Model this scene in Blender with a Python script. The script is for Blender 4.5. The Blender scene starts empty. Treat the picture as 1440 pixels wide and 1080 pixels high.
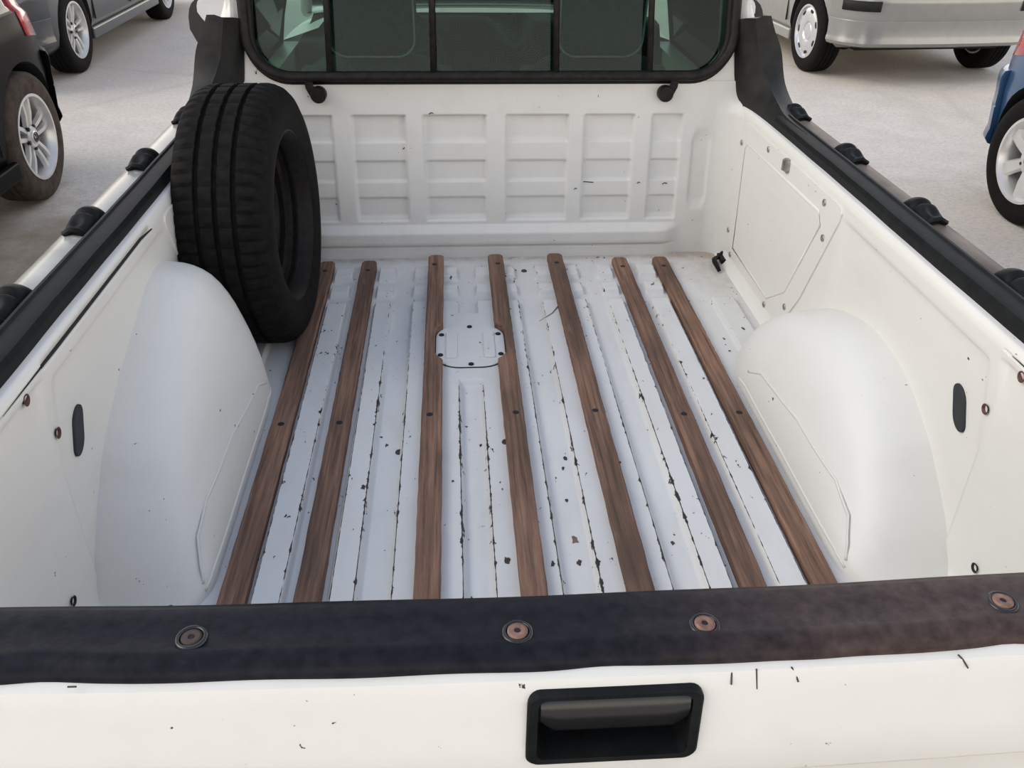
import bpy, bmesh, math, random
from mathutils import Vector, Matrix
random.seed(7)
S = bpy.context.scene
COL = S.collection
PI = math.pi
Z0 = 0.62                      # height of the cargo bed floor above the ground

# ------------------------------------------------------------------ camera
cam = bpy.data.cameras.new('camera')
cam.sensor_width = 36.0
cam.lens = 36.0 * 1232.95 / 1440.0
cam.clip_end = 300
co = bpy.data.objects.new('camera', cam); COL.objects.link(co)
yaw, pit, roll = 0.069668, 0.551492, 0.013460
fw = Vector((math.sin(yaw)*math.cos(pit), math.cos(yaw)*math.cos(pit), -math.sin(pit)))
rt = Vector((math.cos(yaw), -math.sin(yaw), 0)); up = rt.cross(fw)
r2 = math.cos(roll)*rt + math.sin(roll)*up; u2 = -math.sin(roll)*rt + math.cos(roll)*up
M = Matrix((r2, u2, -fw)).transposed().to_4x4()
M.translation = Vector((-0.105886, -2.306001, 0.997432 + Z0))
co.matrix_world = M
S.camera = co

# ------------------------------------------------------------------ light
S.view_settings.view_transform = 'Standard'
S.view_settings.look = 'None'
S.view_settings.gamma = 1.0
S.view_settings.use_curve_mapping = False
S.view_settings.exposure = 0.0
w = bpy.data.worlds.new('sky'); S.world = w; w.use_nodes = True
nt = w.node_tree; nt.nodes.clear()
out = nt.nodes.new('ShaderNodeOutputWorld'); bg = nt.nodes.new('ShaderNodeBackground')
tc = nt.nodes.new('ShaderNodeTexCoord'); sx = nt.nodes.new('ShaderNodeSeparateXYZ')
rp = nt.nodes.new('ShaderNodeValToRGB')
rp.color_ramp.interpolation = 'B_SPLINE'
rp.color_ramp.elements[0].position = 0.0; rp.color_ramp.elements[0].color = (1.0, 0.89, 0.75, 1)
rp.color_ramp.elements[1].position = 0.8; rp.color_ramp.elements[1].color = (0.17, 0.20, 0.27, 1)
e = rp.color_ramp.elements.new(.22); e.color = (.80, .745, .67, 1)
e = rp.color_ramp.elements.new(.45); e.color = (.26, .30, .38, 1)
nt.links.new(tc.outputs['Generated'], sx.inputs[0]); nt.links.new(sx.outputs['Z'], rp.inputs[0])
nt.links.new(rp.outputs[0], bg.inputs[0]); nt.links.new(bg.outputs[0], out.inputs[0])
bg.inputs[1].default_value = 2.85
sl = bpy.data.lights.new('sun', 'SUN'); sl.energy = 1.95; sl.angle = math.radians(45); sl.color = (1.0, 0.93, 0.82)
so = bpy.data.objects.new('sun', sl); COL.objects.link(so)
so.rotation_euler = Vector((0.80, 0.10, -0.62)).to_track_quat('-Z', 'Y').to_euler()

# ------------------------------------------------------------------ materials
def new_mat(name):
    m = bpy.data.materials.new(name); m.use_nodes = True
    nt = m.node_tree; b = nt.nodes['Principled BSDF']
    return m, nt, b
def node(nt, t, **kw):
    n = nt.nodes.new(t)
    for k, v in kw.items(): setattr(n, k, v)
    return n
def coords(nt, scale=(1, 1, 1)):
    t = node(nt, 'ShaderNodeTexCoord'); mp = node(nt, 'ShaderNodeMapping'); mp.inputs['Scale'].default_value = scale
    nt.links.new(t.outputs['Object'], mp.inputs[0]); return mp.outputs[0]
def noise(nt, vec, scale, detail=4, rough=.55):
    n = node(nt, 'ShaderNodeTexNoise'); n.inputs['Scale'].default_value = scale
    n.inputs['Detail'].default_value = detail; n.inputs['Roughness'].default_value = rough
    nt.links.new(vec, n.inputs['Vector']); return n.outputs['Fac']
def ramp(nt, fac, p0, c0, p1, c1):
    r = node(nt, 'ShaderNodeValToRGB'); e = r.color_ramp.elements
    e[0].position = p0; e[1].position = p1
    e[0].color = c0 if len(c0) == 4 else (*c0, 1); e[1].color = c1 if len(c1) == 4 else (*c1, 1)
    nt.links.new(fac, r.inputs[0]); return r.outputs[0]
def mix(nt, fac, a, b, mode='MIX'):
    m = node(nt, 'ShaderNodeMix', data_type='RGBA', blend_type=mode)
    for s, v in ((0, fac), (6, a), (7, b)):
        if hasattr(v, 'links'): nt.links.new(v, m.inputs[s])
        else: m.inputs[s].default_value = v if s == 0 else (*v, 1)
    return m.outputs[2]
def math_n(nt, op, a, b=0.0, clamp=False):
    m = node(nt, 'ShaderNodeMath', operation=op); m.use_clamp = clamp
    for i, v in enumerate((a, b)):
        if hasattr(v, 'links'): nt.links.new(v, m.inputs[i])
        else: m.inputs[i].default_value = v
    return m.outputs[0]
def bump(nt, b, h, strength=.2, dist=.01):
    n = node(nt, 'ShaderNodeBump'); n.inputs['Strength'].default_value = strength; n.inputs['Distance'].default_value = dist
    nt.links.new(h, n.inputs['Height']); nt.links.new(n.outputs[0], b.inputs['Normal'])
def simple(name, col, rough=.5, metal=0.0, var=.12, scale=30, coat=0.0, spec=.5, bmp=0.0):
    m, nt, b = new_mat(name)
    f = noise(nt, coords(nt), scale)
    c0 = tuple(c*(1-var) for c in col); c1 = tuple(min(1, c*(1+var)) for c in col)
    nt.links.new(ramp(nt, f, .3, c0, .7, c1), b.inputs['Base Color'])
    b.inputs['Roughness'].default_value = rough; b.inputs['Metallic'].default_value = metal
    b.inputs['Coat Weight'].default_value = coat; b.inputs['Specular IOR Level'].default_value = spec
    if bmp: bump(nt, b, noise(nt, coords(nt), scale*6), bmp, .002)
    return m
WHITE = (.68, .672, .635)
CHIP = (.028, .024, .022)
def paint(name, col=WHITE, chips=.0, wear=False, dirt=.1, rough=.42):
    m, nt, b = new_mat(name)
    d = noise(nt, coords(nt, (1, 1, 1)), 3.0, 6)
    c = mix(nt, ramp(nt, d, .35, (0, 0, 0), .75, (dirt, dirt, dirt)), col, (.50, .45, .38))
    d2 = noise(nt, coords(nt, (1, .35, 1)), 22.0, 5)
    c = mix(nt, ramp(nt, d2, .5, (0, 0, 0), .8, (dirt*1.3,)*3), c, (.46, .43, .40))
    if chips:
        f = noise(nt, coords(nt, (1, .55, 1)), 70, 3, .6); g = noise(nt, coords(nt), 6, 3)
        s = math_n(nt, 'MULTIPLY', math_n(nt, 'SUBTRACT', g, .5), .28)
        f = math_n(nt, 'ADD', f, s)
        if wear:
            at = node(nt, 'ShaderNodeAttribute', attribute_name='wear')
            h = noise(nt, coords(nt, (1, .06, 1)), 34, 5, .7)
            q = math_n(nt, 'MULTIPLY', at.outputs['Fac'], math_n(nt, 'ADD', math_n(nt, 'MULTIPLY', h, 1.1), -.22))
            f = math_n(nt, 'ADD', f, math_n(nt, 'MULTIPLY', q, .46))
            ck = node(nt, 'ShaderNodeAttribute', attribute_name='crack')
            h2 = noise(nt, coords(nt, (1, .25, 1)), 14, 4, .6)
            f = math_n(nt, 'ADD', f, math_n(nt, 'MULTIPLY', ck.outputs['Fac'], math_n(nt, 'ADD', h2, .02)))
            gm = node(nt, 'ShaderNodeAttribute', attribute_name='grime')
            gn = math_n(nt, 'MULTIPLY', gm.outputs['Fac'], noise(nt, coords(nt), 30, 5, .7))
            c = mix(nt, ramp(nt, gn, .15, (0, 0, 0), .75, (.8, .8, .8)), c, (.34, .27, .21))
        k = ramp(nt, f, 1-chips, (0, 0, 0), 1-chips+.025, (1, 1, 1))
        c = mix(nt, k, c, CHIP)
    nt.links.new(c, b.inputs['Base Color'])
    b.inputs['Roughness'].default_value = rough; b.inputs['Specular IOR Level'].default_value = .35
    return m
def wood():
    m, nt, b = new_mat('slat_wood')
    a = noise(nt, coords(nt, (1, .03, 1)), 120, 7, .72)
    c = ramp(nt, a, .32, (.070, .041, .030), .68, (.34, .195, .130))
    l = noise(nt, coords(nt, (1, .3, 1)), 7, 5)
    c = mix(nt, ramp(nt, l, .42, (0, 0, 0), .72, (.8, .8, .8)), c, (.065, .044, .034))
    g = noise(nt, coords(nt, (1, .12, 1)), 60, 3)
    c = mix(nt, ramp(nt, g, .62, (0, 0, 0), .80, (.5, .5, .5)), c, (.30, .21, .16))
    nt.links.new(c, b.inputs['Base Color']); b.inputs['Roughness'].default_value = .75
    b.inputs['Specular IOR Level'].default_value = .25
    bump(nt, b, a, .35, .002)
    return m
def cap_mat():
    m, nt, b = new_mat('tailgate_cap_plastic')
    t = node(nt, 'ShaderNodeTexCoord'); s = node(nt, 'ShaderNodeSeparateXYZ'); nt.links.new(t.outputs['Object'], s.inputs[0])
    n1 = noise(nt, coords(nt), 9, 6, .6); n2 = noise(nt, coords(nt), 70, 5)
    f = math_n(nt, 'ADD', s.outputs['X'], math_n(nt, 'MULTIPLY', math_n(nt, 'SUBTRACT', n1, .5), .35))
    k = ramp(nt, f, .02, (0, 0, 0), .26, (.8, .8, .8))
    blk = ramp(nt, n2, .3, (.006, .0065, .010), .75, (.015, .0155, .021))
    brn = ramp(nt, n2, .3, (.042, .028, .026), .75, (.095, .066, .060))
    nt.links.new(mix(nt, k, blk, brn), b.inputs['Base Color'])
    b.inputs['Roughness'].default_value = .40; b.inputs['Specular IOR Level'].default_value = .1
    bump(nt, b, n2, .25, .002)
    return m
def asphalt():
    m, nt, b = new_mat('asphalt')
    big = noise(nt, coords(nt), .45, 5); mid = noise(nt, coords(nt), 3.2, 6, .65); fine = noise(nt, coords(nt), 150, 3, .8)
    c = ramp(nt, mid, .3, (.61, .555, .485), .72, (.75, .69, .61))
    c = mix(nt, ramp(nt, big, .42, (0, 0, 0), .64, (.7, .7, .7)), c, (.60, .52, .44))
    c = mix(nt, ramp(nt, fine, .36, (.55, .55, .55), .52, (0, 0, 0)), c, (.34, .29, .25))
    g2 = noise(nt, coords(nt), 38, 4, .75)
    c = mix(nt, ramp(nt, g2, .33, (.40, .40, .40), .50, (0, 0, 0)), c, (.33, .285, .24))
    c = mix(nt, ramp(nt, g2, .56, (0, 0, 0), .72, (.35, .35, .35)), c, (.85, .80, .74))
    vd = node(nt, 'ShaderNodeVectorMath', operation='DISTANCE'); nt.links.new(coords(nt, (1, .6, 1)), vd.inputs[0]); vd.inputs[1].default_value = (-1.9, .55, 0)
    pd = math_n(nt, 'ADD', vd.outputs['Value'], math_n(nt, 'MULTIPLY', math_n(nt, 'SUBTRACT', mid, .5), 1.6))
    c = mix(nt, ramp(nt, pd, .35, (.85, .85, .85), 1.45, (0, 0, 0)), c, (.33, .25, .17))
    cr = node(nt, 'ShaderNodeTexVoronoi', feature='DISTANCE_TO_EDGE'); cr.inputs['Scale'].default_value = .33
    v = node(nt, 'ShaderNodeMixRGB'); v.inputs[0].default_value = .12
    nt.links.new(coords(nt), v.inputs[1])
    nz = node(nt, 'ShaderNodeTexNoise'); nz.inputs['Scale'].default_value = 2.0; nt.links.new(coords(nt), nz.inputs['Vector'])
    nt.links.new(nz.outputs['Color'], v.inputs[2]); nt.links.new(v.outputs[0], cr.inputs['Vector'])
    c = mix(nt, ramp(nt, cr.outputs['Distance'], .0, (.10, .10, .10), .02, (0, 0, 0)), c, (.14, .125, .11))
    nt.links.new(c, b.inputs['Base Color']); b.inputs['Roughness'].default_value = .85
    b.inputs['Specular IOR Level'].default_value = .25
    bump(nt, b, fine, .5, .006)
    return m
def glass(name, tint, gl=.42):
    m = bpy.data.materials.new(name); m.use_nodes = True; nt = m.node_tree; nt.nodes.clear()
    o = node(nt, 'ShaderNodeOutputMaterial'); mx = node(nt, 'ShaderNodeMixShader')
    t = node(nt, 'ShaderNodeBsdfTransparent'); t.inputs[0].default_value = (*tint, 1)
    g = node(nt, 'ShaderNodeBsdfGlossy'); g.inputs['Roughness'].default_value = .02; g.inputs[0].default_value = (gl, gl, gl, 1)
    f = node(nt, 'ShaderNodeFresnel'); f.inputs[0].default_value = 1.45
    nt.links.new(f.outputs[0], mx.inputs[0]); nt.links.new(t.outputs[0], mx.inputs[1]); nt.links.new(g.outputs[0], mx.inputs[2])
    nt.links.new(mx.outputs[0], o.inputs[0]); return m
def lens(name, col):
    m = simple(name, col, .12, 0, .15, 60, coat=.6); return m
MT = dict(
    white=paint('white_body_paint', chips=.265, dirt=.10), floor=paint('worn_floor_paint', (.65, .65, .635), chips=.320, wear=True, dirt=.22, rough=.5),
    front=paint('bulkhead_paint', (.65, .64, .61), chips=.262, dirt=.14), wood=wood(), cap=cap_mat(), asphalt=asphalt(),
    black=simple('black_plastic', (.009, .010, .0105), .5, 0, .3, 40, spec=.10, bmp=.1), gloss=simple('glossy_black_plastic', (.012, .012, .013), .25),
    sail=simple('grey_black_trim', (.018, .018, .0175), .5, 0, .25, 35, spec=.15, bmp=.1),
    rail=simple('dusty_rail_paint', (.34, .33, .30), .28, 0, .35, 9, coat=.2), railbrown=simple('brown_rail_paint', (.12, .095, .08), .5, 0, .6, 7, spec=.2), rubber=simple('rubber', (.0085, .008, .0075), .75, 0, .35, 60, spec=.08, bmp=.15),
    dusty=simple('dusty_rubber', (.060, .045, .036), .85, 0, .35, 25, spec=.2, bmp=.15), steel=simple('worn_zinc', (.34, .31, .28), .45, .7, .3, 80),
    rust=simple('rusty_screw', (.20, .115, .085), .7, .2, .4, 120), redrust=simple('red_oxide_hole', (.085, .034, .028), .75, 0, .5, 200),
    dark=simple('dark_hole', (.008, .008, .008), .8, 0, .1), plug=simple('slot_plug_rubber', (.020, .024, .027), .75, 0, .15, 50),
    alloy=simple('alloy_silver', (.66, .65, .63), .3, .55, .06, 20), cover=simple('silver_wheel_cover', (.60, .61, .62), .25, .6, .05, 20),
    seat=simple('teal_seat_cloth', (.060, .085, .095), .95, 0, .3, 120), seatside=simple('grey_seat_side', (.11, .125, .13), .9, 0, .2, 80),
    dash=simple('dash_plastic', (.022, .025, .027), .7, 0, .2, 40),
    glass=glass('green_tinted_glass', (.52, .66, .60)), carglass=simple('dark_car_glass', (.012, .014, .016), .06, 0, .1, 5, coat=.5),
    mirror=simple('mirror_glass', (.86, .88, .92), .03, 1.0, .01, 3), red=lens('red_lamp_lens', (.42, .018, .02)), clear=lens('clear_lamp_lens', (.55, .56, .58)),
    frame=simple('window_rubber', (.008, .0075, .007), .45, 0, .3, 30, spec=.15, bmp=.1), bars=simple('bar_black_paint', (.013, .0115, .0105), .5, 0, .4, 60, spec=.15),
    twig=simple('dry_twig', (.10, .085, .075), .9), chip=simple('bare_chip', (.05, .035, .03), .8), liner=simple('arch_liner', (.010, .010, .010), .9),
)

# ------------------------------------------------------------------ mesh helpers
def link(o, parent=None, mat=None):
    COL.objects.link(o)
    if mat: o.data.materials.append(MT[mat] if isinstance(mat, str) else mat)
    if parent is not None: o.parent = parent
    return o
def mesh(name, V, F, mat=None, parent=None, smooth=False, sharp=None):
    me = bpy.data.meshes.new(name); me.from_pydata([tuple(v) for v in V], [], F); me.update()
    bm = bmesh.new(); bm.from_mesh(me); bmesh.ops.recalc_face_normals(bm, faces=bm.faces); bm.to_mesh(me); bm.free()
    if smooth:
        me.shade_smooth()
        if sharp: me.set_sharp_from_angle(angle=math.radians(sharp))
    return link(bpy.data.objects.new(name, me), parent, mat)
class MB:
    def __init__(s): s.V = []; s.F = []
    def add(s, V, F):
        n = len(s.V); s.V += [tuple(v) for v in V]; s.F += [tuple(i+n for i in f) for f in F]; return s
    def box(s, c, d, rot=None):
        V = [Vector((x*d[0]/2, y*d[1]/2, z*d[2]/2)) for x in (-1, 1) for y in (-1, 1) for z in (-1, 1)]
        if rot: V = [rot @ v for v in V]
        return s.add([v+Vector(c) for v in V], [(0, 1, 3, 2), (4, 6, 7, 5), (0, 4, 5, 1), (2, 3, 7, 6), (0, 2, 6, 4), (1, 5, 7, 3)])
    def grid(s, P, cu=False, cv=False):
        nu, nv = len(P), len(P[0]); V = [p for r in P for p in r]; F = []
        for i in range(nu if cu else nu-1):
            for j in range(nv if cv else nv-1):
                a, b = i, (i+1) % nu; c, d = j, (j+1) % nv
                F.append((a*nv+c, b*nv+c, b*nv+d, a*nv+d))
        return s.add(V, F)
    def lathe(s, prof, n=32, axis='x', closed=True, c=(0, 0, 0), cap=False):
        P = []
        for k in range(n):
            t = 2*PI*k/n; r_ = []
            for a, r in prof:
                p = {'x': (a, r*math.cos(t), r*math.sin(t)), 'y': (r*math.cos(t), a, r*math.sin(t)), 'z': (r*math.cos(t), r*math.sin(t), a)}[axis]
                r_.append((p[0]+c[0], p[1]+c[1], p[2]+c[2]))
            P.append(r_)
        n0 = len(s.V)
        s.grid(P, cu=True, cv=closed)
        if cap:
            m = len(prof)
            s.F.append(tuple(n0+k*m for k in range(n))); s.F.append(tuple(n0+k*m+m-1 for k in range(n)))
        return s
    def tube(s, pts, r, n=8, closed=False, caps=True, flat=None):
        pts = [Vector(p) for p in pts]; N = len(pts); P = []; prev = None
        for i, p in enumerate(pts):
            if closed: t = pts[(i+1) % N]-pts[i-1]
            else: t = pts[min(i+1, N-1)]-pts[max(i-1, 0)]
            t.normalize()
            u = prev if prev is not None else (Vector((0, 0, 1)) if abs(t.z) < .9 else Vector((0, 1, 0)))
            u = (u-t*u.dot(t)).normalized(); v = t.cross(u); prev = u
            rr = r[i] if isinstance(r, (list, tuple)) else r
            ru, rv = (rr, rr) if flat is None else (rr*flat[0], rr*flat[1])
            P.append([p+u*ru*math.cos(2*PI*k/n)+v*rv*math.sin(2*PI*k/n) for k in range(n)])
        n0 = len(s.V); s.grid(P, cu=closed, cv=True)
        if caps and not closed:
            s.F.append(tuple(n0+k for k in range(n))); s.F.append(tuple(n0+(N-1)*n+k for k in range(n)))
        return s
    def prism(s, poly, a, b, axis='x'):
        """polygon (two coords) extruded from a to b along axis"""
        f = {'x': lambda p, t: (t, p[0], p[1]), 'y': lambda p, t: (p[0], t, p[1]), 'z': lambda p, t: (p[0], p[1], t)}[axis]
        n = len(poly); V = [f(p, a) for p in poly]+[f(p, b) for p in poly]
        F = [tuple(range(n)), tuple(range(2*n-1, n-1, -1))]+[(i, (i+1) % n, n+(i+1) % n, n+i) for i in range(n)]
        return s.add(V, F)
    def build(s, name, mat, parent=None, smooth=False, sharp=None, bevel=0):
        o = mesh(name, s.V, s.F, mat, parent, smooth, sharp)
        if bevel:
            m = o.modifiers.new('bevel', 'BEVEL'); m.width = bevel; m.segments = 2; m.limit_method = 'ANGLE'; m.angle_limit = math.radians(40)
        return o
def rrect(x0, x1, z0, z1, r, n=8):
    P = []
    for cx, cz, a in ((x1-r, z0+r, -PI/2), (x1-r, z1-r, 0), (x0+r, z1-r, PI/2), (x0+r, z0+r, PI)):
        for k in range(n+1): t = a+PI/2*k/n; P.append((cx+r*math.cos(t), cz+r*math.sin(t)))
    return P
def sst(e0, e1, x):
    if e0 == e1: return float(x >= e0)
    t = max(0., min(1., (x-e0)/(e1-e0))); return t*t*(3-2*t)
def samples(lo, hi, step, brk=(), eps=()):
    s = set(round(lo+(hi-lo)*i/int((hi-lo)/step), 5) for i in range(int((hi-lo)/step)+1)); s.add(hi)
    for b in brk:
        for e in (eps or (0,)):
            if lo <= b+e <= hi: s.add(round(b+e, 5))
    s = sorted(s); o = [s[0]]
    for v in s[1:]:
        if v-o[-1] > 4e-4: o.append(v)
    return o
def tag(o, label, cat, group=None, kind=None):
    o['label'] = label; o['category'] = cat
    if group: o['group'] = group
    if kind: o['kind'] = kind
    return o
def empty(name, loc=(0, 0, 0), rz=0):
    e = bpy.data.objects.new(name, None); COL.objects.link(e); e.location = loc; e.rotation_euler = (0, 0, rz); e.empty_display_size = .2
    return e
def copy_part(o, parent, loc=None):
    c = o.copy(); COL.objects.link(c); c.parent = parent
    if loc is not None: c.location = loc
    for ch in list(o.children): copy_part(ch, c)
    return c

# ------------------------------------------------------------------ ground
g = mesh('ground', [(-40, -15, 0), (40, -15, 0), (40, 60, 0), (-40, 60, 0)], [(0, 1, 2, 3)], 'asphalt')
g['kind'] = 'structure'; g['label'] = 'worn light grey asphalt of the car park'

# ------------------------------------------------------------------ pickup truck
T = empty('pickup_truck')
tag(T, 'white pickup truck with open cargo bed and wooden floor slats', 'truck')
def tp(o):                        # a part of the truck: bed coordinates, floor of the bed at z = 0
    o.parent = T; o.location.z = Z0; return o

# bed floor -----------------------------------------------------------------
RID = [(-.60, -.548), (-.430, -.388), (-.312, -.276), (-.218, -.108), (-.056, .046), (.108, .218), (.276, .312), (.388, .430), (.548, .60)]
FH = .014; YB = -1.735
def floor_h(x, y):
    h = 0
    for i, (a, b) in enumerate(RID):
        e = .007
        r = sst(a-e, a, x)*(1-sst(b, b+e, x))
        m = 1-sst(-.305, -.296, y)
        if 0 < i < 8:
            for p, q in ((-.152, -.092), (-.252, -.203)): m = max(m, sst(p-.008, p+.004, y)*(1-sst(q-.004, q+.008, y)))
        h = max(h, r*m)
    # flat pad round the inspection cover
    fill = sst(-.70, -.685, y)*(1-sst(-.375, -.362, y))*sst(-.225, -.215, x)*(1-sst(.042, .052, x))
    return FH*max(h, fill)
xe = [e for r in RID for e in r]
xs = samples(-.64, .64, .02, xe, (-.012, -.007, -.0045, -.002, -.0009, 0, .0009, .002, .0045, .007, .012))
ys = samples(YB, .03, .02, (-.70, -.69, -.375, -.365, -.303, -.152, -.092, -.252, -.203), (-.01, -.006, -.002, .002, .006, .01))
mb = MB().grid([[(x, y, floor_h(x, y)) for y in ys] for x in xs])
bf = tp(mb.build('bed_floor', 'floor', None, True))
at = bf.data.attributes.new('wear', 'FLOAT', 'POINT'); ak = bf.data.attributes.new('crack', 'FLOAT', 'POINT'); ag = bf.data.attributes.new('grime', 'FLOAT', 'POINT')
for i, v in enumerate(bf.data.vertices):
    x, y, z = v.co; d = min(abs(x-e) for e in xe)
    wv = math.exp(-(d/.0032)**2)*(.42+.58*sst(-.35, -.95, y) if y < -.3 else .2)
    if -.70 < y < -.37 and -.1 < x < -.06: wv *= 0
    bf.data.attributes['wear'].data[i].value = wv*(.95 if abs(x) < .3 else .5)
    bf.data.attributes['crack'].data[i].value = math.exp(-(d/.0006)**2)*(.26+.66*sst(-.5, -1.0, y) if y < -.31 else .1)*(1 if abs(x) < .33 else .55)*(0 if (-.71 < y < -.36 and -.13 < x < -.04) else 1)
    bf.data.attributes['grime'].data[i].value = .9*sst(-.045, -.005, y)+.35*sst(-.35, -.1, y)+.5*sst(.46, .62, abs(x))*sst(-.6, -.3, y)

# wooden slats ---------------------------------------------------------------
CX, CY, CW, CL = -.080, -.543, .079, .096     # inspection cover
def slat(xc, hw, z0, side=0):
    yl = samples(-1.715, -.055, .03, [CY-CL-.02+.012*i for i in range(20)]+[-.0585, -.062])
    Lf, Rt = [], []
    for y in yl:
        l, r = xc-hw+random.uniform(-.0006, .0006), xc+hw+random.uniform(-.0006, .0006)
        dy = abs(y-CY)
        cut = CW-.004+.006-(.055-math.sqrt(max(0, .055**2-max(0, dy-(CL-.055))**2))) if dy < CL-.001 else None
        if side and cut is not None:
            if side > 0: r = min(r, CX-cut)
            else: l = max(l, CX+cut)
        c = .004*(1-sst(0, .006, y+1.715))+.0045*sst(-.007, 0, y+.055)
        Lf.append((l+c, y)); Rt.append((r-c, y))
    P = []
    th = .018; e = .0025
    for (l, y), (r, _) in zip(Lf, Rt):
        P.append([(l, y, z0), (l, y, z0+th-e), (l+e, y, z0+th), ((l+r)/2, y, z0+th+.0006), (r-e, y, z0+th), (r, y, z0+th-e), (r, y, z0)])
    m = MB(); m.grid(P, cv=True); n = 7; k = len(P)
    m.F.append(tuple(range(n))); m.F.append(tuple((k-1)*n+i for i in range(n)))
    o = tp(m.build('wooden_slat', 'wood', None, True, 35))
    for y in (-.118, -.849, -1.55):
        xo = xc+(.004 if side < 0 else -.004 if side > 0 else 0)
        s = MB().lathe([(z0+th-.003, .0065), (z0+th+.0010, .0065), (z0+th+.0013, .0055), (z0+th+.0013, .0001)], 14, 'z', False, (xo, y, 0))
        s.build('screw', 'dark', o, True)
for xc, hw, z0, sd in ((-.460, .0205, .0, 0), (-.346, .020, .0, 0), (-.163, .0205, FH, 1), (0, .0205, FH, -1), (.164, .0205, FH, 0), (.346, .020, .0, 0), (.460, .020, .0, 0)):
    slat(xc, hw, z0, sd)

# inspection cover ------------------------------------------------------------
pol = rrect(CX-CW, CX+CW, CY-CL, CY+CL, .055, 8)
cv = MB().prism(pol, FH-.002, FH+.004, 'z')
ic = tp(cv.build('inspection_cover', 'floor', None, bevel=.0015))
MB().tube([(x, y, FH+.0008) for x, y in pol], .0016, 6, True).build('gasket', 'dark', ic)
for px in (-.043, .043):
    MB().prism(rrect(CX+px-.013, CX+px+.013, CY-.06, CY+.06, .004, 2), FH+.003, FH+.0075, 'z').build('stiffening_rib', 'floor', ic, bevel=.002)
for bx, by in ((0, .088), (0, -.088), (-.066, .05), (.066, .05), (-.068, -.045), (.068, -.045)):
    MB().lathe([(FH+.003, .0065), (FH+.0062, .006), (FH+.0065, .003), (FH+.0055, .0001)], 10, 'z', False, (CX+bx, CY+by, 0)).build('bolt', 'dark', ic, True)
# loose rubber grommets / bolts on the sheet
for bx, by in ((.077, -.10), (.155+.0, -.455), (-.225, -.93), (-.02, -.925)):
    MB().lathe([(floor_h(bx, by)-.001, .0085), (floor_h(bx, by)+.003, .007), (floor_h(bx, by)+.003, .003), (floor_h(bx, by)+.001, .0001)], 12, 'z', False, (bx, by, 0)).build('floor_bolt', 'chip', bf, True)

# larger flakes of missing paint on the floor sheet
rnd = random.Random(3)
for px, py, rs, mt in ((.081, -1.194, .010, 'rust'), (.082, -1.249, .007, 'chip'), (-.036, -1.252, .008, 'chip'), (.036, -1.265, .006, 'chip'), (.092, -.963, .006, 'chip'), (.084, -.996, .005, 'chip'),
                       (-.251, -.905, .005, 'chip'), (-.282, -1.053, .007, 'chip'), (-.068, -.913, .005, 'chip'), (.080, -1.09, .005, 'chip'), (-.123, -1.042, .004, 'chip'), (.19, -1.0, .004, 'chip'), (.245, -1.21, .006, 'chip')):
    n = 11; ring = []
    for k in range(n):
        a = 2*PI*k/n; r_ = rs*rnd.uniform(.45, 1.1); x, y = px+r_*.75*math.cos(a), py+r_*1.25*math.sin(a); ring.append((x, y))
    zt = max(floor_h(x, y) for x, y in ring)
    MB().add([(x, y, zt+.0004) for x, y in ring], [tuple(range(n))]).build('paint_flake', mt, bf)

# front wall (bulkhead) --------------------------------------------------------
COLS = [(-.525, -.424), (-.378, -.232), (-.190, -.018), (.030, .203), (.240, .380), (.424, .511)]
ROWS = [(.311, .388), (.206, .268), (.105, .169)]
def rbox(x, z, a, b, c, d, e):
    return sst(a, a+e, x)*(1-sst(b-e, b, x))*sst(c, c+e, z)*(1-sst(d-e*.6, d, z))
def front_y(x, z):
    base = .018+.029*sst(.08, .48, z)
    inner = 1-sst(.47, .53, abs(x))
    led = (1-sst(.072, .094, z))*inner
    y = base*(1-led)+led*(-.006)
    if z < .04: y += inner*(.012*sst(.028, .034, z)*(1-sst(.034, .040, z))+.006*(1-sst(.026, .032, z)))
    rec = 0
    for a, b in COLS:
        for c, d in ROWS: rec = max(rec, rbox(x, z, a, b, c, d, .008))
        rec = max(rec, .55*rbox(x, z, a, b, .10, .388, .008))
    y += .013*rec
    # upright oval pressing beside the panels
    t = abs(abs(x)-.566)/.026
    if t < 1.4:
        zz = max(0, abs(z-.24)-.075)/.026; rr = math.hypot(t, zz); y += .007*(1-sst(.8, 1.05, rr))
    # rounded corner into the side walls
    k = max(0, (abs(x)-.590)/.0665); y -= (.075*(1-sst(.39, .44, z)))*(1-math.sqrt(max(0, 1-min(1, k)**2)))
    return y
bx = [e for c in COLS for e in c]; bz = [e for r in ROWS for e in r]+[.072, .083, .094, .034, .10]
fx = samples(-.657, .657, .016, bx+[.54, .566, .592, -.54, -.566, -.592], (-.008, -.004, 0, .004, .008))
fz = samples(-.005, .472, .014, bz, (-.008, -.004, 0, .004, .008))
fwall = tp(MB().grid([[(x, front_y(x, z), z) for z in fz] for x in fx]).build('front_wall', 'front', None, True))
# dark scuffs on the bulkhead
for x, z, l in ((-.165, .392, .012), (-.24, .30, .008), (.25, .205, .05), (.40, .205, .008), (.475, .20, .014), (.225, .19, .008)):
    y = front_y(x, z)-.0012
    MB().tube([(x-l/2, y, z-.002), (x, front_y(x, z+.002)-.001, z+.002), (x+l/2, y, z)], .0014, 5, flat=(1, .4)).build('scuff_mark', 'chip', fwall)

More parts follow.
